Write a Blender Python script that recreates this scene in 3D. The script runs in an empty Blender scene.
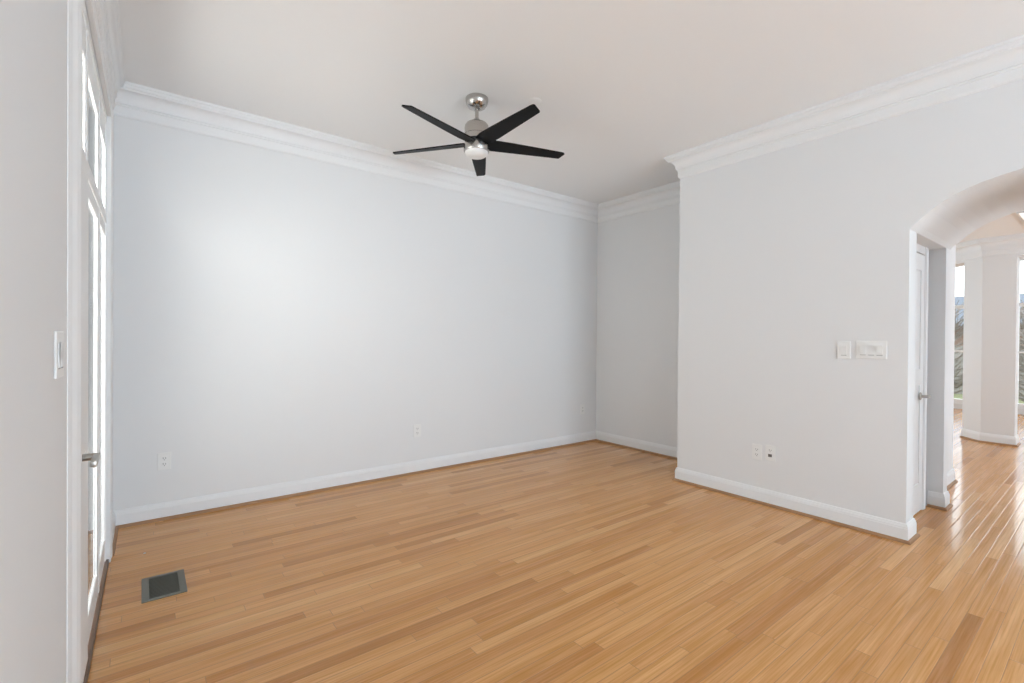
import bpy, bmesh, math, random
from mathutils import Vector, Matrix
random.seed(7)
SC = bpy.context.scene
COL = SC.collection
PI = math.pi

# ------------------------------------------------------------------ camera
EYE = 1.28
yaw, pitch, roll, foc = 0.6578, -0.0064, -0.0074, 477.1
cd = bpy.data.cameras.new('camera'); cam = bpy.data.objects.new('camera', cd); COL.objects.link(cam)
e_r = Vector((math.cos(yaw), -math.sin(yaw), 0)); e_f = Vector((math.sin(yaw), math.cos(yaw), 0)); e_u = Vector((0, 0, 1))
F = e_f*math.cos(pitch) + e_u*math.sin(pitch); U = e_u*math.cos(pitch) - e_f*math.sin(pitch)
Rw = e_r*math.cos(roll) - U*math.sin(roll); Uw = e_r*math.sin(roll) + U*math.cos(roll)
cam.matrix_world = Matrix(((Rw.x, Uw.x, -F.x, 0), (Rw.y, Uw.y, -F.y, 0), (Rw.z, Uw.z, -F.z, EYE), (0, 0, 0, 1)))
cd.sensor_width = 36; cd.lens = foc/1024*36; cd.shift_y = -0.58/1024; cd.clip_start = 0.02
SC.camera = cam

# ------------------------------------------------------------------ view, world, daylight and fill lamps
SC.view_settings.view_transform = 'Standard'; SC.view_settings.look = 'None'
SC.view_settings.gamma = 1; SC.view_settings.use_curve_mapping = False
SC.view_settings.exposure = 0.11
W = bpy.data.worlds.new('overcast_sky'); SC.world = W; W.use_nodes = True
nt = W.node_tree; nt.nodes.clear()
tc = nt.nodes.new('ShaderNodeTexCoord'); sx = nt.nodes.new('ShaderNodeSeparateXYZ')
rp = nt.nodes.new('ShaderNodeValToRGB'); bg = nt.nodes.new('ShaderNodeBackground'); wo = nt.nodes.new('ShaderNodeOutputWorld')
rp.color_ramp.elements[0].position = 0.45; rp.color_ramp.elements[0].color = (0.62, 0.63, 0.65, 1)
rp.color_ramp.elements[1].position = 0.55; rp.color_ramp.elements[1].color = (0.95, 0.98, 1.0, 1)
mp = nt.nodes.new('ShaderNodeMapRange'); mp.inputs[1].default_value = -1; mp.inputs[2].default_value = 1
nt.links.new(tc.outputs['Generated'], sx.inputs[0]); nt.links.new(sx.outputs['Z'], mp.inputs[0])
nt.links.new(mp.outputs[0], rp.inputs[0]); nt.links.new(rp.outputs[0], bg.inputs[0])
SKY = 2.7
bg.inputs[1].default_value = SKY; nt.links.new(bg.outputs[0], wo.inputs[0])

def daylight(name, loc, rot, sx_, sy_, power, color=(1, 1, 1)):
    """rectangular area lamp, used for window daylight and for added fill"""
    d = bpy.data.lights.new(name, 'AREA'); d.shape = 'RECTANGLE'; d.size = sx_; d.size_y = sy_; d.energy = power; d.color = color
    o = bpy.data.objects.new(name, d); COL.objects.link(o); o.location = loc; o.rotation_euler = rot
    return o
YREAR = -4.6
# daylight at the glazed door and sunroom, plus fill lamps added out of view
COOL = (1.0, 0.985, 0.965)
REAR = (0.85, 1.0, 1.17)
UP = math.radians(58)          # upward tilt given to the fill lamps to brighten the ceilings
daylight('rear_fill_lamp', (1.9, YREAR-0.5, 0.60), (PI/2+UP, 0, 0), 3.2, 1.4, 450, REAR)  # added fill lamp outside the unseen rear windows
daylight('left_side_daylight', (-1.3, 1.2, 1.60), (0, -PI/2-math.radians(8), 0), 3.0, 6.4, 330, (1.0, 0.975, 0.945))
daylight('left_low_fill_lamp', (-2.3, 1.8, -0.35), (0, -PI/2-math.radians(42), 0), 2.6, 7.0, 80, COOL)  # added low lamp aimed upward to lift the ceiling
daylight('kitchen_fill_lamp', (7.0, YREAR-0.4, 0.70), (PI/2+UP, 0, 0), 2.8, 1.6, 205, (0.84, 1.0, 1.20))  # added fill for the hall, source out of view
daylight('sunroom_daylight', (13.4, 1.4, 1.6), (0, PI/2, 0), 2.4, 4.0, 35, REAR)
daylight('breakfast_fill_lamp', (8.0, 5.8, 0.70), (-PI/2-UP, 0, 0), 2.8, 1.6, 100, (0.84, 1.0, 1.20))  # added fill for the pier's side face, source out of view

# ------------------------------------------------------------------ materials
def new_mat(name):
    m = bpy.data.materials.new(name); m.use_nodes = True
    return m, m.node_tree, m.node_tree.nodes['Principled BSDF']
def plain(name, col, rough=0.5, metal=0.0, noise=0.03, scale=40.0, bump=0.0, spec=0.5):
    m, t, b = new_mat(name)
    n = t.nodes.new('ShaderNodeTexNoise'); n.inputs['Scale'].default_value = scale; n.inputs['Detail'].default_value = 3
    co = t.nodes.new('ShaderNodeTexCoord'); t.links.new(co.outputs['Object'], n.inputs['Vector'])
    mr = t.nodes.new('ShaderNodeMapRange'); mr.inputs[3].default_value = 1-noise; mr.inputs[4].default_value = 1+noise
    t.links.new(n.outputs['Fac'], mr.inputs[0])
    mx = t.nodes.new('ShaderNodeVectorMath'); mx.operation = 'SCALE'; mx.inputs[0].default_value = col
    t.links.new(mr.outputs[0], mx.inputs['Scale']); t.links.new(mx.outputs[0], b.inputs['Base Color'])
    b.inputs['Roughness'].default_value = rough; b.inputs['Metallic'].default_value = metal
    b.inputs['Specular IOR Level'].default_value = spec
    if bump:
        bp = t.nodes.new('ShaderNodeBump'); bp.inputs['Strength'].default_value = bump; bp.inputs['Distance'].default_value = 0.002
        t.links.new(n.outputs['Fac'], bp.inputs['Height']); t.links.new(bp.outputs[0], b.inputs['Normal'])
    return m
M = {}
M['wall'] = plain('wall_paint', (0.80, 0.805, 0.81), 0.75, noise=0.006, scale=120, bump=0.04, spec=0.25)
M['ceiling'] = plain('ceiling_paint', (0.90, 0.90, 0.90), 0.9, noise=0.006, scale=90, bump=0.04, spec=0.1)
M['trim'] = plain('trim_white', (0.845, 0.85, 0.855), 0.5, noise=0.006, scale=30, spec=0.3)
M['plate'] = plain('plate_white', (0.84, 0.84, 0.83), 0.35, noise=0.004)
M['slot'] = plain('slot_dark', (0.10, 0.10, 0.10), 0.5)
M['nickel'] = plain('brushed_nickel', (0.50, 0.48, 0.455), 0.24, 1.0, noise=0.06, scale=200)
M['lever'] = plain('lever_nickel', (0.42, 0.40, 0.37), 0.3, 1.0, noise=0.05, scale=150)
M['blade'] = plain('blade_black', (0.005, 0.005, 0.006), 0.5, noise=0.2, scale=60, spec=0.15)
M['band'] = plain('band_dark', (0.05, 0.05, 0.05), 0.5)
M['rocker_shade'] = plain('rocker_shade_grey', (0.28, 0.28, 0.28), 0.6)
M['lens'] = plain('frosted_lens', (0.87, 0.86, 0.85), 0.4, noise=0.004)
M['vent'] = plain('vent_metal', (0.17, 0.165, 0.135), 0.45, 0.2, noise=0.08)
M['vent_in'] = plain('vent_louver', (0.085, 0.082, 0.062), 0.5, 0.1, noise=0.1)
M['shoe'] = plain('shoe_wood', (0.36, 0.19, 0.09), 0.5, noise=0.15, scale=25)
M['thresh'] = plain('threshold_wood', (0.13, 0.075, 0.045), 0.4, noise=0.2, scale=25)
M['slat'] = plain('blind_slat', (0.20, 0.202, 0.21), 0.6, noise=0.01)
M['deck'] = plain('deck_boards', (0.36, 0.36, 0.35), 0.7, noise=0.2, scale=6)
M['lawn'] = plain('winter_lawn', (0.20, 0.22, 0.12), 0.9, noise=0.4, scale=3)
M['bark'] = plain('tree_bark', (0.24, 0.21, 0.19), 0.9, noise=0.4, scale=12)
M['brick'] = plain('house_siding', (0.30, 0.21, 0.17), 0.9, noise=0.25, scale=6)
M['roof'] = plain('house_roof', (0.16, 0.19, 0.24), 0.9, noise=0.2, scale=6)
M['twig'] = plain('bare_twigs', (0.30, 0.27, 0.25), 0.9, noise=0.4, scale=8)
M['siding'] = plain('pale_siding', (0.25, 0.255, 0.265), 0.8, noise=0.06, scale=8)
M['ext'] = plain('dark_liner_grey', (0.085, 0.086, 0.09), 0.8, noise=0.06, scale=8, spec=0.1)  # kept dark to hold down glare around the door glass
M['fence'] = plain('fence_wood', (0.30, 0.29, 0.28), 0.9, noise=0.25, scale=5)
def glass_mat():
    m, t, b = new_mat('window_glass'); t.nodes.remove(b)
    tr = t.nodes.new('ShaderNodeBsdfTransparent'); tr.inputs[0].default_value = (0.96, 0.975, 0.97, 1)
    gl = t.nodes.new('ShaderNodeBsdfGlossy'); gl.inputs['Roughness'].default_value = 0.01
    lw_ = t.nodes.new('ShaderNodeLayerWeight'); lw_.inputs[0].default_value = 0.5      # Schlick: 0.04 + 0.96 (1 - cos)^5, the same from both sides
    pw = t.nodes.new('ShaderNodeMath'); pw.operation = 'POWER'; pw.inputs[1].default_value = 5; t.links.new(lw_.outputs['Facing'], pw.inputs[0])
    fr = t.nodes.new('ShaderNodeMath'); fr.operation = 'MULTIPLY_ADD'; fr.inputs[1].default_value = 0.92; fr.inputs[2].default_value = 0.03; t.links.new(pw.outputs[0], fr.inputs[0])
    mx = t.nodes.new('ShaderNodeMixShader'); t.links.new(fr.outputs[0], mx.inputs[0])
    t.links.new(tr.outputs[0], mx.inputs[1]); t.links.new(gl.outputs[0], mx.inputs[2])
    t.links.new(mx.outputs[0], t.nodes['Material Output'].inputs[0])
    return m
M['glass'] = glass_mat()
def emit_mat(name, col, s):
    m, t, b = new_mat(name)
    b.inputs['Base Color'].default_value = (*col, 1); b.inputs['Emission Color'].default_value = (*col, 1); b.inputs['Emission Strength'].default_value = s
    n = t.nodes.new('ShaderNodeTexWave'); n.inputs['Scale'].default_value = 30
    mr = t.nodes.new('ShaderNodeMapRange'); mr.inputs[3].default_value = s*0.92; mr.inputs[4].default_value = s
    t.links.new(n.outputs['Fac'], mr.inputs[0]); t.links.new(mr.outputs[0], b.inputs['Emission Strength'])
    return m
M['diffuser'] = emit_mat('light_diffuser', (1, 0.99, 0.97), 0.75)

def floor_mat():
    m, t, b = new_mat('oak_strip_floor')
    N = t.nodes.new; L = t.links.new
    def math_(op, a, bb=None, c=None):
        n = N('ShaderNodeMath'); n.operation = op
        for i, v in enumerate((a, bb, c)):
            if v is None: continue
            if isinstance(v, (int, float)): n.inputs[i].default_value = v
            else: L(v, n.inputs[i])
        return n.outputs[0]
    def wn(dim, v):
        n = N('ShaderNodeTexWhiteNoise'); n.noise_dimensions = dim
        L(v, n.inputs['W'] if dim == '1D' else n.inputs['Vector']); return n
    co = N('ShaderNodeTexCoord'); s = N('ShaderNodeSeparateXYZ'); L(co.outputs['Object'], s.inputs[0])
    x, y = s.outputs[0], s.outputs[1]
    BW = 0.057
    ry = math_('DIVIDE', y, BW); row = math_('FLOOR', ry); fy = math_('FRACT', ry)
    r1 = wn('1D', row).outputs['Value']; r2 = wn('1D', math_('ADD', row, 311.7)).outputs['Value']
    length = math_('MULTIPLY_ADD', r2, 0.75, 0.65)
    rx = math_('DIVIDE', math_('MULTIPLY_ADD', r1, 7.3, x), length); colm = math_('FLOOR', rx); fx = math_('FRACT', rx)
    cv = N('ShaderNodeCombineXYZ'); L(row, cv.inputs[0]); L(colm, cv.inputs[1])
    bid = wn('3D', cv.outputs[0])
    cr = N('ShaderNodeValToRGB'); L(bid.outputs['Value'], cr.inputs[0])
    els = cr.color_ramp.elements
    els[0].position = 0.0; els[0].color = (0.492, 0.219, 0.068, 1)
    els[1].position = 1.0; els[1].color = (0.816, 0.461, 0.200, 1)
    for p, c in ((0.06, (0.588, 0.271, 0.091, 1)), (0.22, (0.678, 0.335, 0.120, 1)), (0.65, (0.732, 0.374, 0.141, 1)), (0.9, (0.768, 0.409, 0.164, 1))):
        e = els.new(p); e.color = c
    # grain stretched along the board: fine pores, broad bands and cathedral figure
    seed = math_('MULTIPLY', bid.outputs['Value'], 40.0)
    def noise(kx, ky, detail, rough, dist=0.0):
        v = N('ShaderNodeCombineXYZ'); L(math_('MULTIPLY', x, kx), v.inputs[0]); L(math_('MULTIPLY', y, ky), v.inputs[1]); L(seed, v.inputs[2])
        n = N('ShaderNodeTexNoise'); n.inputs['Scale'].default_value = 1.0; n.inputs['Detail'].default_value = detail; n.inputs['Roughness'].default_value = rough; n.inputs['Distortion'].default_value = dist
        L(v.outputs[0], n.inputs['Vector']); return n.outputs['Fac']
    def remap(v, a, b_, c, d):
        n = N('ShaderNodeMapRange'); L(v, n.inputs[0])
        for q, w_ in enumerate((a, b_, c, d)): n.inputs[q+1].default_value = w_
        return n.outputs[0]
    fine = remap(noise(3.0, 130.0, 4, 0.6), 0.3, 0.7, 0.91, 1.07)
    band = remap(noise(1.1, 34.0, 3, 0.6, 1.2), 0.3, 0.7, 0.86, 1.11)
    cath = N('ShaderNodeTexWave'); cath.wave_type = 'BANDS'; cath.bands_direction = 'Y'; cath.inputs['Scale'].default_value = 1.0; cath.inputs['Distortion'].default_value = 5.0; cath.inputs['Detail'].default_value = 2; cath.inputs['Detail Scale'].default_value = 0.6
    cvv = N('ShaderNodeCombineXYZ'); L(math_('MULTIPLY', x, 2.4), cvv.inputs[0]); L(math_('MULTIPLY', y, 22.0), cvv.inputs[1]); L(seed, cvv.inputs[2]); L(cvv.outputs[0], cath.inputs['Vector'])
    figure = remap(cath.outputs['Fac'], 0.0, 0.4, 0.945, 1.01)
    tone = math_('MULTIPLY', math_('MULTIPLY', fine, band), figure)
    sc1 = N('ShaderNodeVectorMath'); sc1.operation = 'SCALE'; L(cr.outputs[0], sc1.inputs[0]); L(tone, sc1.inputs['Scale'])
    gam = N('ShaderNodeHueSaturation'); L(sc1.outputs[0], gam.inputs['Color']); L(remap(tone, 0.75, 1.1, 1.12, 0.96), gam.inputs['Saturation'])
    # joints
    ey = math_('MULTIPLY', math_('MINIMUM', fy, math_('SUBTRACT', 1.0, fy)), BW)
    ex = math_('MULTIPLY', math_('MINIMUM', fx, math_('SUBTRACT', 1.0, fx)), length)
    ed = math_('MINIMUM', ey, ex)
    jm = N('ShaderNodeMapRange'); jm.interpolation_type = 'SMOOTHSTEP'; jm.inputs[1].default_value = 0.0004; jm.inputs[2].default_value = 0.0016; jm.inputs[3].default_value = 0.0; jm.inputs[4].default_value = 1.0; L(ed, jm.inputs[0])
    mix = N('ShaderNodeMix'); mix.data_type = 'RGBA'; L(jm.outputs[0], mix.inputs[0])
    mix.inputs[6].default_value = (0.40, 0.215, 0.095, 1); L(gam.outputs[0], mix.inputs[7])
    L(mix.outputs[2], b.inputs['Base Color'])
    # every strip sits very slightly differently, joints are eased
    jb = N('ShaderNodeMapRange'); jb.interpolation_type = 'SMOOTHSTEP'; jb.inputs[1].default_value = 0.0; jb.inputs[2].default_value = 0.004; L(ed, jb.inputs[0])
    tilt = math_('MULTIPLY', math_('MULTIPLY', math_('SUBTRACT', bid.outputs['Value'], 0.5), fy), 0.25)
    hgt = math_('ADD', jb.outputs[0], tilt)
    wob = N('ShaderNodeTexNoise'); wob.inputs['Scale'].default_value = 9; L(co.outputs['Object'], wob.inputs['Vector'])
    hgt = math_('MULTIPLY_ADD', wob.outputs['Fac'], 0.9, hgt)
    bp = N('ShaderNodeBump'); bp.inputs['Strength'].default_value = 0.5; bp.inputs['Distance'].default_value = 0.0008; L(hgt, bp.inputs['Height'])
    L(bp.outputs[0], b.inputs['Normal'])
    b.inputs['Roughness'].default_value = 0.12; b.inputs['Specular IOR Level'].default_value = 0.3
    return m
M['floor'] = floor_mat()

# ------------------------------------------------------------------ mesh helpers
class MB:
    def __init__(s): s.bm = bmesh.new()
    def box(s, x0, y0, z0, x1, y1, z1, bev=0.0):
        r = bmesh.ops.create_cube(s.bm, size=1); vs = r['verts']
        for v in vs: v.co = Vector(((x0+x1)/2+v.co.x*(x1-x0), (y0+y1)/2+v.co.y*(y1-y0), (z0+z1)/2+v.co.z*(z1-z0)))
        if bev:
            es = list({e for v in vs for e in v.link_edges})
            bmesh.ops.bevel(s.bm, geom=es, offset=bev, segments=2, affect='EDGES', profile=0.5)
        return s
    def prism(s, pts, z0, z1):
        """footprint polygon in XY raised from z0 to z1"""
        a = [s.bm.verts.new((x, y, z0)) for x, y in pts]; b = [s.bm.verts.new((x, y, z1)) for x, y in pts]
        n = len(pts)
        s.bm.faces.new(a[::-1]); s.bm.faces.new(b)
        for i in range(n): s.bm.faces.new((a[i], a[(i+1) % n], b[(i+1) % n], b[i]))
        return s
    def extrude_yz(s, pts, x0, x1):
        a = [s.bm.verts.new((x0, y, z)) for y, z in pts]; b = [s.bm.verts.new((x1, y, z)) for y, z in pts]
        n = len(pts)
        s.bm.faces.new(a); s.bm.faces.new(b[::-1])
        for i in range(n): s.bm.faces.new((a[i], b[i], b[(i+1) % n], a[(i+1) % n]))
        return s
    def lathe(s, prof, seg=48, c=(0, 0)):
        rings = []
        for r, z in prof:
            if r < 1e-6: rings.append([s.bm.verts.new((c[0], c[1], z))])
            else: rings.append([s.bm.verts.new((c[0]+r*math.cos(2*PI*k/seg), c[1]+r*math.sin(2*PI*k/seg), z)) for k in range(seg)])
        for a, b in zip(rings, rings[1:]):
            for k in range(seg):
                k2 = (k+1) % seg
                if len(a) == 1 and len(b) == 1: continue
                if len(a) == 1: s.bm.faces.new((a[0], b[k], b[k2]))
                elif len(b) == 1: s.bm.faces.new((a[k], b[0], a[k2]))
                else: s.bm.faces.new((a[k], b[k], b[k2], a[k2]))
        return s
    def tube(s, pts, rad, seg=12):
        pts = [Vector(p) for p in pts]; rad = rad if isinstance(rad, (list, tuple)) else [rad]*len(pts)
        rings = []
        for i, p in enumerate(pts):
            d = (pts[min(i+1, len(pts)-1)]-pts[max(i-1, 0)]).normalized()
            a = d.cross(Vector((0, 0, 1)) if abs(d.z) < 0.9 else Vector((1, 0, 0))).normalized(); b = d.cross(a)
            rings.append([s.bm.verts.new(p+(a*math.cos(2*PI*k/seg)+b*math.sin(2*PI*k/seg))*rad[i]) for k in range(seg)])
        for A, B in zip(rings, rings[1:]):
            for k in range(seg): s.bm.faces.new((A[k], A[(k+1) % seg], B[(k+1) % seg], B[k]))
        s.bm.faces.new(rings[0][::-1]); s.bm.faces.new(rings[-1])
        return s
    def build(s, name, mat, parent=None, smooth=False, rotz=0.0):
        bmesh.ops.recalc_face_normals(s.bm, faces=s.bm.faces)
        me = bpy.data.meshes.new(name); s.bm.to_mesh(me); s.bm.free()
        me.materials.append(mat)
        o = bpy.data.objects.new(name, me); COL.objects.link(o)
        if smooth:
            for p in me.polygons: p.use_smooth = True
            try: me.set_sharp_from_angle(angle=math.radians(35))
            except Exception: pass
        if parent: o.parent = parent
        if rotz: o.rotation_euler.z = rotz
        return o
def struct(o): o['kind'] = 'structure'; return o
def empty(name, loc=(0, 0, 0), rotz=0.0):
    o = bpy.data.objects.new(name, None); COL.objects.link(o); o.location = loc; o.rotation_euler.z = rotz; o.empty_display_size = 0.1
    return o
def tag(o, label, cat, group=None):
    o['label'] = label; o['category'] = cat
    if group: o['group'] = group
    return o
def copy_tree(o, parent=None):
    c = o.copy(); COL.objects.link(c)
    if parent: c.parent = parent
    for ch in list(o.children): copy_tree(ch, c)
    return c

def sweep(prof, path, z=0.0, keep=None):
    """mitred moulding: prof = [(out, up)], path in XY with the room on its left; yields one MB per kept segment"""
    n = len(path); P = [Vector((p[0], p[1], 0)) for p in path]; offs = []
    nor = []
    for i in range(n-1):
        d = (P[i+1]-P[i]).normalized(); nor.append(Vector((-d.y, d.x, 0)))
    for i in range(n):
        if i == 0: offs.append(nor[0])
        elif i == n-1: offs.append(nor[-1])
        else:
            m = (nor[i-1]+nor[i]).normalized(); offs.append(m/max(0.2, m.dot(nor[i])))
    res = []
    for i in range(n-1):
        if keep is not None and i not in keep: continue
        mb = MB()
        a = [mb.bm.verts.new(P[i]+offs[i]*o+Vector((0, 0, z+u))) for o, u in prof]
        b = [mb.bm.verts.new(P[i+1]+offs[i+1]*o+Vector((0, 0, z+u))) for o, u in prof]
        k = len(prof)
        for j in range(k): mb.bm.faces.new((a[j], b[j], b[(j+1) % k], a[(j+1) % k]))
        mb.bm.faces.new(a); mb.bm.faces.new(b[::-1])
        res.append(mb)
    return res

# ------------------------------------------------------------------ main measures (metres)
C = 2.928                      # ceiling height
YB = 4.099                     # back wall
XR = 3.833                     # arch wall face
XN = 4.512                     # recessed wall face
YE = 2.496                     # end of the projecting arch wall
DL = 0.0079                    # left wall runs at a very small angle
UL = -0.19                     # left wall face in its own frame
def lw(u, v): return (u*math.cos(DL)+v*math.sin(DL), -u*math.sin(DL)+v*math.cos(DL))
XLB = lw(UL, 4.0976)[0]

# ------------------------------------------------------------------ floor and ceilings
f = MB()
f.bm.faces.new([f.bm.verts.new(p) for p in ((-0.4, YREAR-0.2, 0), (13.0, YREAR-0.2, 0), (13.0, 5.2, 0), (-0.4, 5.2, 0))])
r = bmesh.ops.extrude_face_region(f.bm, geom=list(f.bm.faces))
for v in [g for g in r['geom'] if isinstance(g, bmesh.types.BMVert)]: v.co.z = -0.1
struct(f.build('floor', M['floor']))
struct(MB().box(-0.4, YREAR-0.2, C, XR+0.3, 5.2, C+0.15).box(XR+0.3, YE-0.3, C, 5.2, 5.2, C+0.15).build('ceiling', M['ceiling']))
HC = 2.575                      # lower ceiling beyond the arch
struct(MB().box(4.945, YREAR-0.2, HC, 8.9, 5.2, HC+0.15).build('ceiling_hall', M['ceiling']))
struct(MB().box(8.9, YREAR-0.2, 3.05, 13.0, 5.2, 3.2).box(8.8, YREAR-0.2, HC, 8.9, 5.2, 3.2).build('ceiling_sunroom', M['ceiling']))

# ------------------------------------------------------------------ walls
V0, V1, HEAD = 1.985, 3.495, 2.50     # glazed door opening in the left wall
w = MB()
w.box(UL-0.2, YREAR-0.3, 0, UL, V0, C).box(UL-0.2, V0, HEAD, UL, V1, C).box(UL-0.2, V1, 0, UL, 4.3, C)
struct(w.build('wall_left', M['wall'], rotz=-DL))
struct(MB().box(-0.4, YB, 0, 5.2, YB+0.2, C).build('wall_back', M['wall']))
struct(MB().box(XN, YE-0.02, 0, XN+0.45, YB, C).build('wall_recess', M['wall']))
# arch wall with the deep barrel-vaulted opening
half = [(0.857, 1.986), (0.834, 2.013), (0.806, 2.039), (0.759, 2.083), (0.712, 2.118), (0.655, 2.151), (0.595, 2.178), (0.526, 2.202), (0.445, 2.221), (0.364, 2.235), (0.31, 2.241), (0.26, 2.243)]
AC = 0.26
prof = half + [(2*AC-y, z) for y, z in half[-2::-1]]
YA0, YA1 = 0.857, 2*AC-0.857
XB0, XB1 = 4.82, 4.945          # rear leaf of the vault
YD = 0.974                      # closet door wall
a = MB()
for (y0, z0), (y1, z1) in zip(prof, prof[1:]):
    a.extrude_yz([(y0, z0), (y1, z1), (y1, C), (y0, C)], XR, XB1)
bmesh.ops.remove_doubles(a.bm, verts=a.bm.verts, dist=1e-5)
inner = [fc for fc in a.bm.faces if abs(fc.normal.y) > 0.999 and abs(fc.calc_center_median().y-0.857) > 1e-3 and abs(fc.calc_center_median().y-YA1) > 1e-3]
bmesh.ops.delete(a.bm, geom=inner, context='FACES_ONLY')
a.box(XR, YD, 0, XB1, YE, C)
a.box(XR, 0.857, 0, 4.0, YD, C).box(XB0, 0.857, 0, XB1, YD, C).box(4.0, 0.857, 1.986, XB0, YD, C)
a.box(XR, YREAR-0.2, 0, XB1, YA1, C)
struct(a.build('wall_right', M['wall']))
struct(MB().box(XB1, YD, 0, 5.84, YE, HC).box(5.74, YE, 0, 5.84, 5.2, HC).build('wall_hall', M['wall']))
# rear wall with three window openings
w = MB(); wx = [0.35, 1.45, 2.55]
w.box(-0.4, YREAR-0.2, 0, XR, YREAR, 0.35).box(-0.4, YREAR-0.2, 2.45, XR, YREAR, C)
xs = [-0.4]
for x in wx: xs += [x-0.0, x+0.95]
xs.append(XR)
for i in range(0, len(xs), 2): w.box(xs[i], YREAR-0.2, 0.35, xs[i+1], YREAR, 2.45)
struct(w.build('wall_rear', M['wall']))
# far rooms
struct(MB().box(5.84, 5.0, 0, 6.5, 5.2, 3.2).box(9.5, 5.0, 0, 13.0, 5.2, 3.2).box(6.5, 5.0, 0, 9.5, 5.2, 0.4).box(6.5, 5.0, 2.45, 9.5, 5.2, 3.2).build('wall_far_side', M['wall']))
w = MB(); w.box(XB1, YREAR-0.2, 0, 5.5, YREAR, HC).box(8.5, YREAR-0.2, 0, 13.0, YREAR, 3.2).box(5.5, YREAR-0.2, 0, 8.5, YREAR, 0.4).box(5.5, YREAR-0.2, 2.45, 8.5, YREAR, HC)
struct(w.build('wall_kitchen', M['wall']))
XF = 12.2
fw = [(-2.6, -1.5), (-1.3, -0.2), (0.0, 1.25), (1.60, 2.9), (3.1, 4.2)]
w = MB(); ys = [YREAR-0.2]
for y0, y1 in fw: ys += [y0, y1]
ys.append(5.2)
w.box(XF, YREAR-0.2, 0, XF+0.2, 5.2, 0.10).box(XF, YREAR-0.2, 2.76, XF+0.2, 5.2, 3.2)
for i in range(0, len(ys), 2): w.box(XF, ys[i], 0.10, XF+0.2, ys[i+1], 2.76)
struct(w.build('wall_far', M['wall']))
# pier with a chamfered corner and the header beam above it
HB = 2.33
pier = [(8.437, 0.850), (8.437, 1.150), (8.658, 1.356), (8.80, 1.20), (8.677, 1.08), (8.677, 0.850)]
struct(MB().prism(pier, 0, HB).build('wall_pier', M['wall']))
hd = [(8.437, YREAR), (8.437, 1.150), (9.88, 2.49), (10.04, 2.33), (8.677, 1.08), (8.677, YREAR)]
struct(MB().prism(hd, HB, HC+0.02).build('wall_header', M['wall']))

# ------------------------------------------------------------------ crown moulding, baseboards
def arc(c0, c1, ctr, n=6):
    a0 = math.atan2(c0[1]-ctr[1], c0[0]-ctr[0]); a1 = math.atan2(c1[1]-ctr[1], c1[0]-ctr[0])
    r = math.hypot(c0[0]-ctr[0], c0[1]-ctr[1])
    return [(ctr[0]+r*math.cos(a0+(a1-a0)*k/n), ctr[1]+r*math.sin(a0+(a1-a0)*k/n)) for k in range(n+1)]
crown = [(0, 0), (0.100, 0), (0.100, -0.016), (0.093, -0.018), (0.090, -0.034), (0.082, -0.040), (0.082, -0.048), (0.074, -0.052)]
crown += [(0.074-0.046*math.sin(t*PI/2/6), -0.052-0.062*(1-math.cos(t*PI/2/6))) for t in range(1, 7)]
crown += [(0.028, -0.122), (0.020, -0.124), (0.020, -0.134), (0.014, -0.138), (0.014, -0.186), (0.010, -0.196), (0.004, -0.201), (0, -0.201)]
cpath = [(XR, YREAR), (XR, YE), (XN, YE), (XN, YB), (XLB, YB), lw(UL, YREAR+0.02)]
for i, mb in enumerate(sweep(crown, cpath[:-1], C)):
    struct(mb.build('trim_%d' % (i+1), M['trim']))
struct(sweep([(o*0.62, u*0.78) for o, u in crown], [lw(UL, 4.09), lw(UL, YREAR+0.02)], C)[0].build('trim_5', M['trim']))
base = [(0, 0), (0.015, 0), (0.015, 0.086), (0.0125, 0.092), (0.0125, 0.098), (0.009, 0.106), (0.006, 0.116), (0.003, 0.118), (0, 0.118)]
shoe = [(0.015, 0), (0.031, 0), (0.030, 0.008), (0.026, 0.014), (0.020, 0.018), (0.015, 0.019)]
def boards(name, path, keep=None):
    bb = sweep(base, path, 0, keep); ss = sweep(shoe, path, 0, keep)
    m = MB()
    for q in bb:
        me = bpy.data.meshes.new('t'); q.bm.to_mesh(me); q.bm.free(); m.bm.from_mesh(me); bpy.data.meshes.remove(me)
    o = struct(m.build(name, M['trim']))
    m = MB()
    for q in ss:
        me = bpy.data.meshes.new('t'); q.bm.to_mesh(me); q.bm.free(); m.bm.from_mesh(me); bpy.data.meshes.remove(me)
    c = m.build('shoe_molding', M['shoe'], o); c['label'] = 'brown wood shoe molding'
    return o
boards('baseboard_right', [(4.0, 0.963), (4.0, 0.857), (XR, 0.857), (XR, YE), (XN, YE)], keep=[1, 2, 3])
boards('baseboard_recess', [(XR, YE), (XN, YE), (XN, YB), (XLB, YB)], keep=[1])
boards('baseboard_back', [(XN, YE), (XN, YB), (XLB, YB), lw(UL, 3.6)], keep=[1])
boards('baseboard_hall', [(5.84, YE), (5.84, YD), (XB1, YD), (XB1, 0.857), (XB0, 0.857), (XB0, YD-0.03)], keep=[1, 2, 3, 4])
boards('baseboard_pier', [(8.677, 0.850), (8.437, 0.850), (8.437, 1.150), (8.658, 1.356)])
boards('baseboard_left', [lw(UL, V0-0.107), lw(UL, YREAR)])
boards('baseboard_corner', [lw(UL, 4.083), lw(UL, V1+0.092)])
boards('baseboard_front', [(XR, YREAR), (XR, YA1), (XB1, YA1), (XB1, YREAR)])
for i, mb in enumerate(sweep([(o*1.0, u*1.1) for o, u in crown], [(8.437, YREAR), (8.437, 1.150), (9.88, 2.49)], HC)):
    struct(mb.build('trim_%d' % (i+6), M['trim']))
for i, mb in enumerate(sweep(crown, [(5.84, YE), (5.84, YD), (XB1, YD)], HC, keep=[1])):
    struct(mb.build('trim_8', M['trim']))

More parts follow.
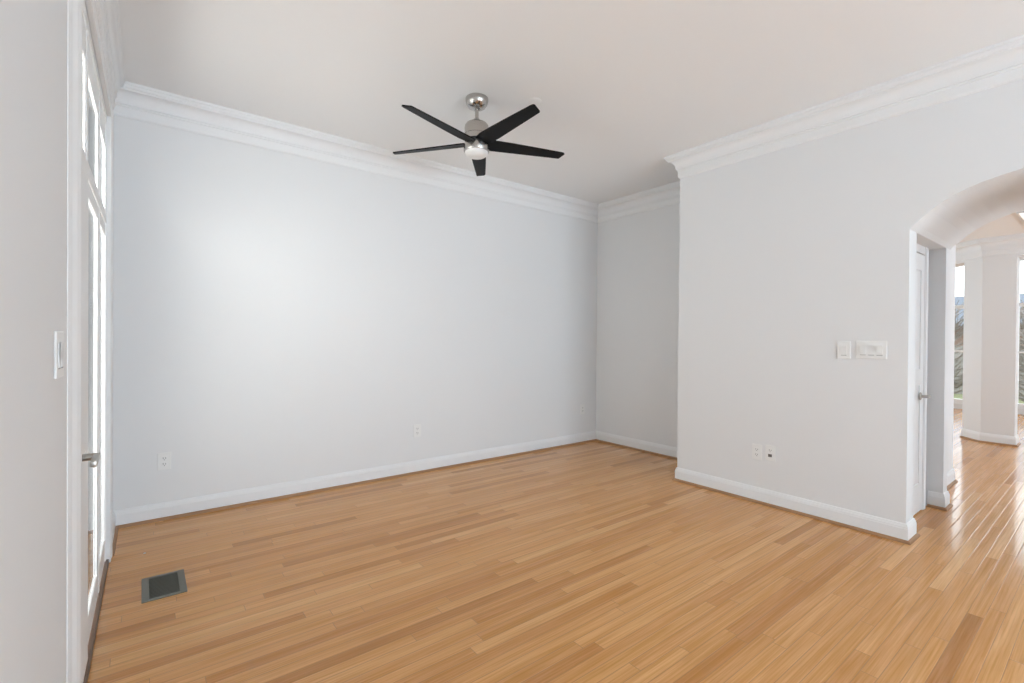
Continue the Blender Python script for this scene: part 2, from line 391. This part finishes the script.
# ------------------------------------------------------------------ glazed door unit in the left wall (own frame: u across, v along)
tr = MB()   # casing: two legs and a head, stepped profile
tr.prism([(UL, V0-0.105), (UL+0.002, V0-0.105), (UL+0.006, V0-0.092), (UL+0.009, V0-0.078), (UL+0.018, V0-0.055), (UL+0.024, V0-0.030), (UL+0.024, V0), (UL, V0)], 0, HEAD+0.085)
tr.prism([(UL, V1+0.09), (UL+0.022, V1+0.09), (UL+0.022, V1+0.072), (UL+0.019, V1+0.068), (UL+0.019, V1+0.004), (UL+0.015, V1), (UL, V1)], 0, HEAD+0.085)
tr.box(UL, V0, HEAD, UL+0.019, V1, HEAD+0.085, 0.003).box(UL, V0-0.105, HEAD+0.067, UL+0.024, V1+0.09, HEAD+0.088, 0.003)
struct(tr.build('trim_9', M['trim'], rotz=-DL))
door = struct(empty('door_1', (0, 0, 0), -DL))
fr = MB()
UF = -0.1915                    # face of the frame
TB0, TB1 = 1.895, 1.945        # transom bar
fr.box(-0.212, V0, 0, UF, V0+0.03, HEAD).box(-0.212, V1-0.03, 0, UF, V1, HEAD).box(-0.212, V0+0.03, HEAD-0.05, UF, V1-0.03, HEAD)
fr.box(-0.2005, 2.452, 0.03, UF, 2.482, HEAD-0.05, 0.003).box(-0.2005, 3.035, 0.03, UF, 3.065, HEAD-0.05, 0.003)
fr.box(-0.2005, V0+0.03, TB0, UF, V1-0.03, TB1, 0.003)
fr.build('door_frame', M['trim'], door)
MB().box(UL-0.21, V0, 0, -0.212, V0+0.03, HEAD).box(UL-0.21, V1-0.03, 0, -0.212, V1, HEAD).box(UL-0.21, V0+0.03, HEAD-0.05, -0.212, V1-0.03, HEAD).box(-0.212, 2.44, 0.03, -0.205, 2.494, HEAD-0.05).box(-0.212, 3.023, 0.03, -0.205, 3.077, HEAD-0.05).box(-0.212, V0+0.03, TB0, -0.205, V1-0.03, TB1).build('dark_reveal_liner', M['ext'], door)['label'] = 'dark grey liner added to dim the door reveal'  # dark lining added so the bright reveal reads grey through the glass
MB().box(UL-0.19, V0, 0, UL+0.012, V1, 0.022, 0.004).build('threshold', M['thresh'], door)['label'] = 'dark wood threshold'
def sash(b0, b1, z0, z1, g0, g1, h0, h1, name, face=-0.1945):
    """rails and stiles around a glazed opening g0..g1 x h0..h1"""
    m = MB()
    m.box(-0.2005, b0, z0, face, g0, z1, 0.002).box(-0.2005, g1, z0, face, b1, z1, 0.002).box(-0.2005, g0, z0, face, g1, h0, 0.002).box(-0.2005, g0, h1, face, g1, z1, 0.002)
    o = m.build(name, M['trim'], door)
    MB().box(-0.2045, g0-0.015, h0-0.015, -0.2005, g1+0.015, h1+0.015).build('pane', M['glass'], o)
    return o
BAYS = [(2.016, 2.450, 2.04, 2.425, None, None), (2.484, 3.033, 2.535, 2.985, 2.505, 2.955), (3.067, 3.463, 3.10, 3.448, 3.075, 3.440)]
for i, (b0, b1, t0, t1, g0, g1) in enumerate(BAYS):
    sash(b0, b1, TB1, HEAD-0.052, t0, t1, TB1+0.02, 2.315, 'transom_sash')
    if g0 is None:             # narrow solid leaf that carries the lever
        lm = MB(); lm.box(-0.2005, b0, 0.028, -0.187, b1, TB0-0.004, 0.002).box(-0.189, b0+0.10, 0.25, -0.184, b1-0.10, 0.85, 0.002).box(-0.189, b0+0.10, 1.0, -0.184, b1-0.10, 1.75, 0.002)
        lm.build('door_leaf', M['trim'], door)
        lv = MB()
        lv.lathe([(0, 0.0), (0.024, 0.0), (0.024, 0.005), (0.020, 0.008), (0.012, 0.009), (0.0115, 0.050), (0, 0.050)], 24)
        lv.box(-0.010, -0.125, 0.038, 0.010, 0.013, 0.056, 0.003)
        rm = Matrix.Translation((-0.187, 2.115, 0.872)) @ Matrix.Rotation(PI/2, 4, 'Y')
        bmesh.ops.transform(lv.bm, matrix=rm, verts=lv.bm.verts)
        lv.build('lever_handle', M['lever'], door, smooth=True)['label'] = 'satin nickel lever handle'
        continue
    leaf = sash(b0, b1, 0.028, TB0-0.004, g0, g1, 0.14, 1.835, 'door_leaf')
    m = MB()
    for (p0, p1, q0, q1) in ((g0, g0+0.008, 0.14, 1.835), (g1-0.006, g1, 0.14, 1.835), (g0, g1, 0.14, 0.150), (g0, g1, 1.825, 1.835)): m.box(-0.200, p0, q0, -0.1935, p1, q1)
    m.build('glazing_bead', M['trim'], leaf)
    bl = MB()
    z = 0.17
    while z < 1.82:
        vs = [bl.bm.verts.new(p) for p in ((-0.226, g0+0.004, z-0.003), (-0.226, g1-0.004, z-0.003), (-0.214, g1-0.004, z+0.003), (-0.214, g0+0.004, z+0.003))]
        bl.bm.faces.new(vs); z += 0.0145
    bl.build('blind', M['slat'], leaf)

# ------------------------------------------------------------------ other windows
def window(name, axis, pos, a0, a1, z0, z1, bars, rotz=0.0, mull=()):
    """axis 'x': the window lies in a plane x = pos, spanning y a0..a1; 'y': plane y = pos"""
    def bx(m, p0, p1, q0, q1, d0, d1):
        if axis == 'x': m.box(pos+d0, p0, q0, pos+d1, p1, q1)
        else: m.box(p0, pos+d0, q0, p1, pos+d1, q1)
    o = struct(empty(name, (0, 0, 0), rotz))
    m = MB(); t = 0.05
    bx(m, a0, a0+t, z0, z1, -.05, .05); bx(m, a1-t, a1, z0, z1, -.05, .05); bx(m, a0+t, a1-t, z0, z0+t*1.6, -.05, .05); bx(m, a0+t, a1-t, z1-t, z1, -.05, .05)
    for zb, th in bars: bx(m, a0+t, a1-t, zb-th/2, zb+th/2, -.03, .03)
    for vb in mull: bx(m, vb-.02, vb+.02, z0+t, z1-t, -.03, .03)
    m.build('window_frame', M['trim'], o)
    m = MB(); bx(m, a0+t*.6, a1-t*.6, z0+t*.6, z1-t*.6, -.004, .004); m.build('pane', M['glass'], o)
    return o
for i, (y0, y1) in enumerate(fw):
    window('window_%d' % (i+1), 'x', XF+0.08, y0, y1, 0.10, 2.76, [(1.93, 0.06), (1.09, 0.03)])
for i, x in enumerate(wx):
    window('window_%d' % (i+6), 'y', YREAR-0.1, x, x+0.95, 0.35, 2.45, [(1.4, 0.04)])
window('window_9', 'y', YREAR-0.1, 5.5, 8.5, 0.4, 2.45, [(1.4, 0.04)], 0, mull=(6.5, 7.5))

window('window_10', 'y', 5.1, 6.5, 9.5, 0.4, 2.45, [(1.4, 0.04)], 0, mull=(7.5, 8.5))  # unseen window, added to let fill light in from this side

# ------------------------------------------------------------------ closet door in the side of the arch passage
cd_ = struct(empty('door_2', (4.00, YD, 0)))
m = MB(); m.box(0.02, -0.020, 0.010, 0.655, 0, 1.92, 0.002)
m.box(0.02, -0.026, 0.010, 0.11, -0.019, 1.92).box(0.565, -0.026, 0.010, 0.655, -0.019, 1.92).box(0.11, -0.026, 0.010, 0.565, -0.019, 0.22).box(0.11, -0.026, 1.80, 0.565, -0.019, 1.92).box(0.11, -0.026, 0.95, 0.565, -0.019, 1.07)
m.build('door_slab', M['trim'], cd_)
m = MB(); m.box(0.66, -0.030, 0, 0.745, 0, 1.99, 0.003).box(0.675, -0.034, 0, 0.73, -0.028, 1.975, 0.002).box(-0.018, -0.026, 1.928, 0.66, 0, 1.99, 0.003)
m.build('door_casing', M['trim'], cd_)
lv = MB()
lv.lathe([(0, 0.0), (0.028, 0.0), (0.028, 0.006), (0.022, 0.010), (0.011, 0.011), (0.0105, 0.045), (0, 0.045)], 24)
lv.box(-0.010, -0.010, 0.034, 0.080, 0.010, 0.050, 0.004)
bmesh.ops.transform(lv.bm, matrix=Matrix.Translation((0.56, -0.026, 0.87)) @ Matrix.Rotation(PI/2, 4, 'X'), verts=lv.bm.verts)
lv.build('lever_handle', M['lever'], cd_, smooth=True)['label'] = 'satin nickel lever handle'

# ------------------------------------------------------------------ ceiling fan
FX, FY = 1.813, 2.762
fan = tag(empty('ceiling_fan', (FX, FY, C)), 'brushed nickel ceiling fan with five black blades and white light', 'ceiling fan')
MB().lathe([(0, 0), (0.074, 0), (0.078, -0.004), (0.078, -0.022), (0.072, -0.044), (0.058, -0.064), (0.036, -0.075), (0.022, -0.077), (0, -0.077)]).build('canopy', M['nickel'], fan, True)
MB().lathe([(0, -0.07), (0.0125, -0.07), (0.0125, -0.155), (0, -0.155)], 24).build('downrod', M['nickel'], fan, True)
MB().lathe([(0.0, -0.143), (0.018, -0.143), (0.022, -0.150), (0.024, -0.160), (0.045, -0.167), (0.070, -0.177), (0.081, -0.192), (0.083, -0.205), (0.083, -0.253), (0.0815, -0.2545), (0.0815, -0.2575), (0.083, -0.259), (0.083, -0.293), (0.0, -0.293)]).build('motor_housing', M['nickel'], fan, True)
MB().lathe([(0, -0.293), (0.076, -0.293), (0.076, -0.316), (0, -0.316)]).build('blade_hub', M['band'], fan, True)
MB().lathe([(0, -0.316), (0.080, -0.316), (0.087, -0.320), (0.088, -0.326), (0.088, -0.366), (0.085, -0.371), (0.078, -0.372), (0, -0.372)]).build('light_ring', M['nickel'], fan, True)
MB().lathe([(0.078, -0.370), (0.078, -0.380), (0.073, -0.391), (0.058, -0.401), (0.035, -0.407), (0, -0.409)]).build('light_lens', M['lens'], fan, True)
def blade_mesh():
    mb = MB(); top = []; bot = []; n = 10
    outline = []
    L = [(0.06, -0.050, 0.050), (0.12, -0.060, 0.056), (0.25, -0.058, 0.050), (0.40, -0.052, 0.043), (0.55, -0.045, 0.036), (0.630, -0.041, 0.032)]
    right = [(x, a) for x, a, b in L] + [(0.648, -0.037), (0.654, -0.028)]
    left = [(x, b) for x, a, b in L] + [(0.634, 0.028)]
    pts = right + left[::-1]
    th = 0.004
    a = [mb.bm.verts.new((x, y, th)) for x, y in pts]; b = [mb.bm.verts.new((x, y, -th)) for x, y in pts]
    k = len(pts)
    mb.bm.faces.new(a); mb.bm.faces.new(b[::-1])
    for i in range(k): mb.bm.faces.new((a[i], b[i], b[(i+1) % k], a[(i+1) % k]))
    pit = math.radians(-13)
    bmesh.ops.transform(mb.bm, matrix=Matrix.Rotation(pit, 4, 'X'), verts=mb.bm.verts)
    return mb
b0 = blade_mesh().build('fan_blade', M['blade'], fan)
for k in range(5):
    o = b0 if k == 0 else b0.copy()
    if k: COL.objects.link(o); o.parent = fan
    o.location = (0, 0, -0.312); o.rotation_euler = (0, 0, math.radians(-18.3+72*k))

# round plate on the ceiling behind the fan
t = tag(empty('ceiling_plate', (2.150, 2.545, C)), 'small round white cover plate on the ceiling beside the fan', 'cover plate')
MB().lathe([(0, 0), (0.046, 0), (0.045, -0.002), (0.042, -0.003), (0.0, -0.0035)]).build('cover', M['ceiling'], t, True)
MB().lathe([(0, -0.003), (0.004, -0.0035), (0.003, -0.005), (0, -0.005)], 16).build('screw', M['plate'], t, True)

# ------------------------------------------------------------------ floor register
t = tag(empty('floor_vent', (0.086, 3.005, 0)), 'dark metal floor vent set in the wood floor by the glass door', 'vent')
m = MB()
x0, x1, y0, y1 = -0.091, 0.091, -0.14, 0.14
m.box(x0, y0, 0, x0+0.030, y1, 0.006, 0.0015).box(x1-0.030, y0, 0, x1, y1, 0.006, 0.0015).box(x0+0.030, y0, 0, x1-0.030, y0+0.022, 0.006, 0.0015).box(x0+0.030, y1-0.022, 0, x1-0.030, y1, 0.006, 0.0015)
m.build('vent_frame', M['vent'], t)
m = MB(); m.box(x0+0.030, y0+0.022, 0.0003, x1-0.030, y1-0.022, 0.001)
y = y0+0.032
while y < y1-0.028:
    m.box(x0+0.030, y, 0.0008, x1-0.030, y+0.008, 0.0036); y += 0.0155
m.build('louvers', M['vent_in'], t)

# ------------------------------------------------------------------ outlets and switches.  Plate meshes lie in local XZ, facing -Y
def duplex(label, group, jack=False, blank=False):
    o = tag(empty('wall_outlet'), label, 'outlet', group)
    MB().box(-0.038, -0.0065, -0.060, 0.038, 0, 0.060, 0.0025).build('cover_plate', M['plate'], o)
    for s in ((1, -1) if not jack else (1,)):
        zc = 0.020*s
        m = MB()
        m.lathe([(0, 0.0), (0.0165, 0.0), (0.0165, 0.002), (0.0155, 0.0028), (0, 0.0028)], 24)
        bmesh.ops.transform(m.bm, matrix=Matrix.Translation((0, -0.006, zc)) @ Matrix.Rotation(PI/2, 4, 'X'), verts=m.bm.verts)
        r = m.build('receptacle', M['plate'], o)
        q = MB(); q.box(-0.0085, -0.0094, zc-0.002, -0.0055, -0.0086, zc+0.009).box(0.0055, -0.0094, zc-0.002, 0.0085, -0.0086, zc+0.007).box(-0.002, -0.0094, zc-0.011, 0.002, -0.0086, zc-0.006)
        q.build('slots', M['slot'], r)
    if jack:
        MB().box(-0.016, -0.0085, -0.030, 0.012, -0.006, -0.008, 0.001).build('jack', M['slot'], o)['label'] = 'dark cable jack'
    return o
o1 = duplex('white duplex outlet on the grey wall nearest the glass door', 'back wall outlets'); o1.location = (0.117, YB, 0.404)
for x, z, lb in ((2.044, 0.398, 'white duplex outlet low on the middle of the long grey wall'), (4.262, 0.410, 'white duplex outlet on the long grey wall beside the far corner')):
    c = copy_tree(o1); c.location = (x, YB, z); c['label'] = lb
o2 = duplex('white duplex outlet on the arch wall, left of the jack plate', 'arch wall plates')
o2.location = (XR, 1.787, 0.395); o2.rotation_euler.z = -PI/2
o3 = duplex('white wall plate with dark jack, right of the outlet on the arch wall', 'arch wall plates', jack=True)
o3.location = (XR, 1.685, 0.406); o3.rotation_euler.z = -PI/2
def switches(n, label):
    o = tag(empty('light_switch'), label, 'light switch', 'light switches')
    wd = 0.070+0.046*(n-1)
    MB().box(-wd/2-0.004, -0.006, -0.060, wd/2+0.004, 0, 0.060, 0.0025).build('cover_plate', M['plate'], o)
    for k in range(n):
        xc = (k-(n-1)/2)*0.046
        m = MB(); m.box(xc-0.0165, -0.0075, -0.033, xc+0.0165, -0.0055, 0.033)
        m.prism([(xc-0.015, -0.0075), (xc+0.015, -0.0075), (xc+0.015, -0.0082), (xc-0.015, -0.0082)], -0.031, 0.0)
        vs = [m.bm.verts.new(p) for p in ((xc-0.015, -0.0078, -0.031), (xc+0.015, -0.0078, -0.031), (xc+0.015, -0.0125, 0.031), (xc-0.015, -0.0125, 0.031), (xc-0.015, -0.0070, 0.031), (xc+0.015, -0.0070, 0.031))]
        m.bm.faces.new(vs[:4]); m.bm.faces.new((vs[3], vs[2], vs[5], vs[4]))
        m.build('rocker', M['plate'], o)
        MB().box(xc-0.0165, -0.0071, -0.0365, xc+0.0165, -0.0056, -0.0335).build('rocker_shade', M['rocker_shade'], o)  # grey strip drawn as the shadow below each rocker
    return o
s1 = switches(1, 'single white rocker switch on the wall left of the arch'); s1.location = (XR, 1.206, 1.212); s1.rotation_euler.z = -PI/2
s2 = switches(3, 'three-gang white rocker switch plate nearest the arch'); s2.location = (XR, 1.049, 1.218); s2.rotation_euler.z = -PI/2
s3 = switches(2, 'white switch plate on the near left wall beside the glass door casing')
s3.location = (*lw(UL, 1.700), 1.228); s3.rotation_euler.z = PI/2-DL

# ------------------------------------------------------------------ ceiling light beyond the arch
t = tag(empty('ceiling_light', (7.55, 0.385, HC)), 'bright white ceiling light panel seen through the arch', 'ceiling light')
MB().box(-0.66, -0.32, -0.018, 0.66, 0.32, 0, 0.004).build('housing', M['trim'], t)
MB().box(-0.64, -0.30, -0.026, 0.64, 0.30, -0.018, 0.004).build('diffuser', M['diffuser'], t)

# ------------------------------------------------------------------ paint chips on the floor
MB().prism([(0.0, 0.0), (0.014, 0.003), (0.012, 0.012), (0.003, 0.010)], 0.0, 0.002).build('paint_chip', M['plate'])
o = bpy.data.objects['paint_chip']; o.location = (0.000, 3.515, 0); tag(o, 'tiny white paint chip on the floor near the back wall', 'debris')

# ------------------------------------------------------------------ outdoors seen through the glass
g = struct(MB().box(-14, -14, -0.6, 40, 16, -0.45).build('ground', M['lawn']))
tag(MB().box(-5.0, -1.0, -0.44, -0.42, 4.9, -0.05).build('deck', M['deck']), 'grey wooden deck outside the glass door', 'deck')
pw_ = tag(empty('sky_blocking_screen', (*lw(-2.12, 4.95), -0.45), -DL), 'grey board screen added outside the glass door to block bright sky', 'wall')  # added screen, keeps bright sky out of the door glass
m = MB()
for k in range(19): m.box(-1.92, -0.02, 0.08+k*0.145, 1.92, 0.02, 0.08+k*0.145+0.138, 0.004)
m.build('boards', M['siding'], pw_)
for px in (-1.8, 0, 1.8): MB().box(px-0.05, 0.02, 0, px+0.05, 0.12, 2.85, 0.004).build('post', M['siding'], pw_)
MB().box(-1.9, -0.05, 2.84, 1.9, 0.13, 2.88, 0.004).build('cap_rail', M['siding'], pw_)
h = tag(empty('house', (27, 4.2, -0.45)), 'brown neighbouring house with blue grey roof beyond the far windows', 'house')
MB().box(-3, -5, 0, 3, 5, 2.3).build('house_wall', M['brick'], h)
m = MB()
a = [m.bm.verts.new(p) for p in ((-3.5, -5.4, 2.3), (3.5, -5.4, 2.3), (0, -5.4, 3.6), (-3.5, 5.4, 2.3), (3.5, 5.4, 2.3), (0, 5.4, 3.6))]
for q in ((0, 1, 2), (3, 5, 4), (0, 2, 5, 3), (1, 4, 5, 2), (0, 3, 4, 1)): m.bm.faces.new([a[i] for i in q])
m.build('house_roof', M['roof'], h)
def tree(x, y, hgt, label, seed):
    rnd = random.Random(seed)
    t = tag(empty('bare_tree', (x, y, -0.45)), label, 'tree', 'bare trees beyond the far windows')
    MB().tube([(0, 0, 0), (0.03, 0.02, hgt*0.35), (-0.02, 0.05, hgt*0.7), (0.02, 0, hgt)], [0.09, 0.075, 0.05, 0.015], 8).build('trunk', M['bark'], t, True)
    m = MB()
    for k in range(90):
        z = hgt*(0.12+0.85*rnd.random()); an = rnd.random()*2*PI; ln = (0.35+0.6*rnd.random())*(1.1-0.6*z/hgt); up = 0.3+0.5*rnd.random()
        p1 = Vector((math.cos(an)*ln, math.sin(an)*ln, z+up*ln)); p0 = Vector((0, 0, z))
        m.tube([p0, (p0+p1)/2+Vector((0, 0, -0.05)), p1], [0.020, 0.014, 0.005], 5)
        for j in range(2):
            q = p0.lerp(p1, 0.5+0.4*rnd.random()); an2 = an+rnd.uniform(-1, 1)
            m.tube([q, q+Vector((math.cos(an2)*0.3, math.sin(an2)*0.3, 0.25))], [0.009, 0.004], 4)
    m.build('branches', M['twig'], t)
tree(15.8, 2.75, 2.5, 'bare winter tree left of the pier through the far window', 1)
tree(15.2, 1.25, 2.4, 'bare winter tree just outside the window right of the pier', 2)
tree(17.0, 1.75, 2.6, 'bare winter tree farther out between the fence and the nearer trees', 3)
tree(15.9, -0.9, 2.3, 'bare winter tree nearest the right edge of the view', 4)
fe = tag(empty('board_fence', (21.2, 0, -0.45)), 'dark grey board fence outside behind the bare trees', 'fence')
m = MB()
for k in range(70): m.box(0, -5+k*0.15, 0, 0.02, -5+k*0.15+0.14, 1.55+0.03*(k % 2))
m.build('boards', M['fence'], fe)
m = MB(); m.box(0.02, -5, 0.3, 0.06, 5.5, 0.38).box(0.02, -5, 1.2, 0.06, 5.5, 1.28); m.build('rails', M['fence'], fe)
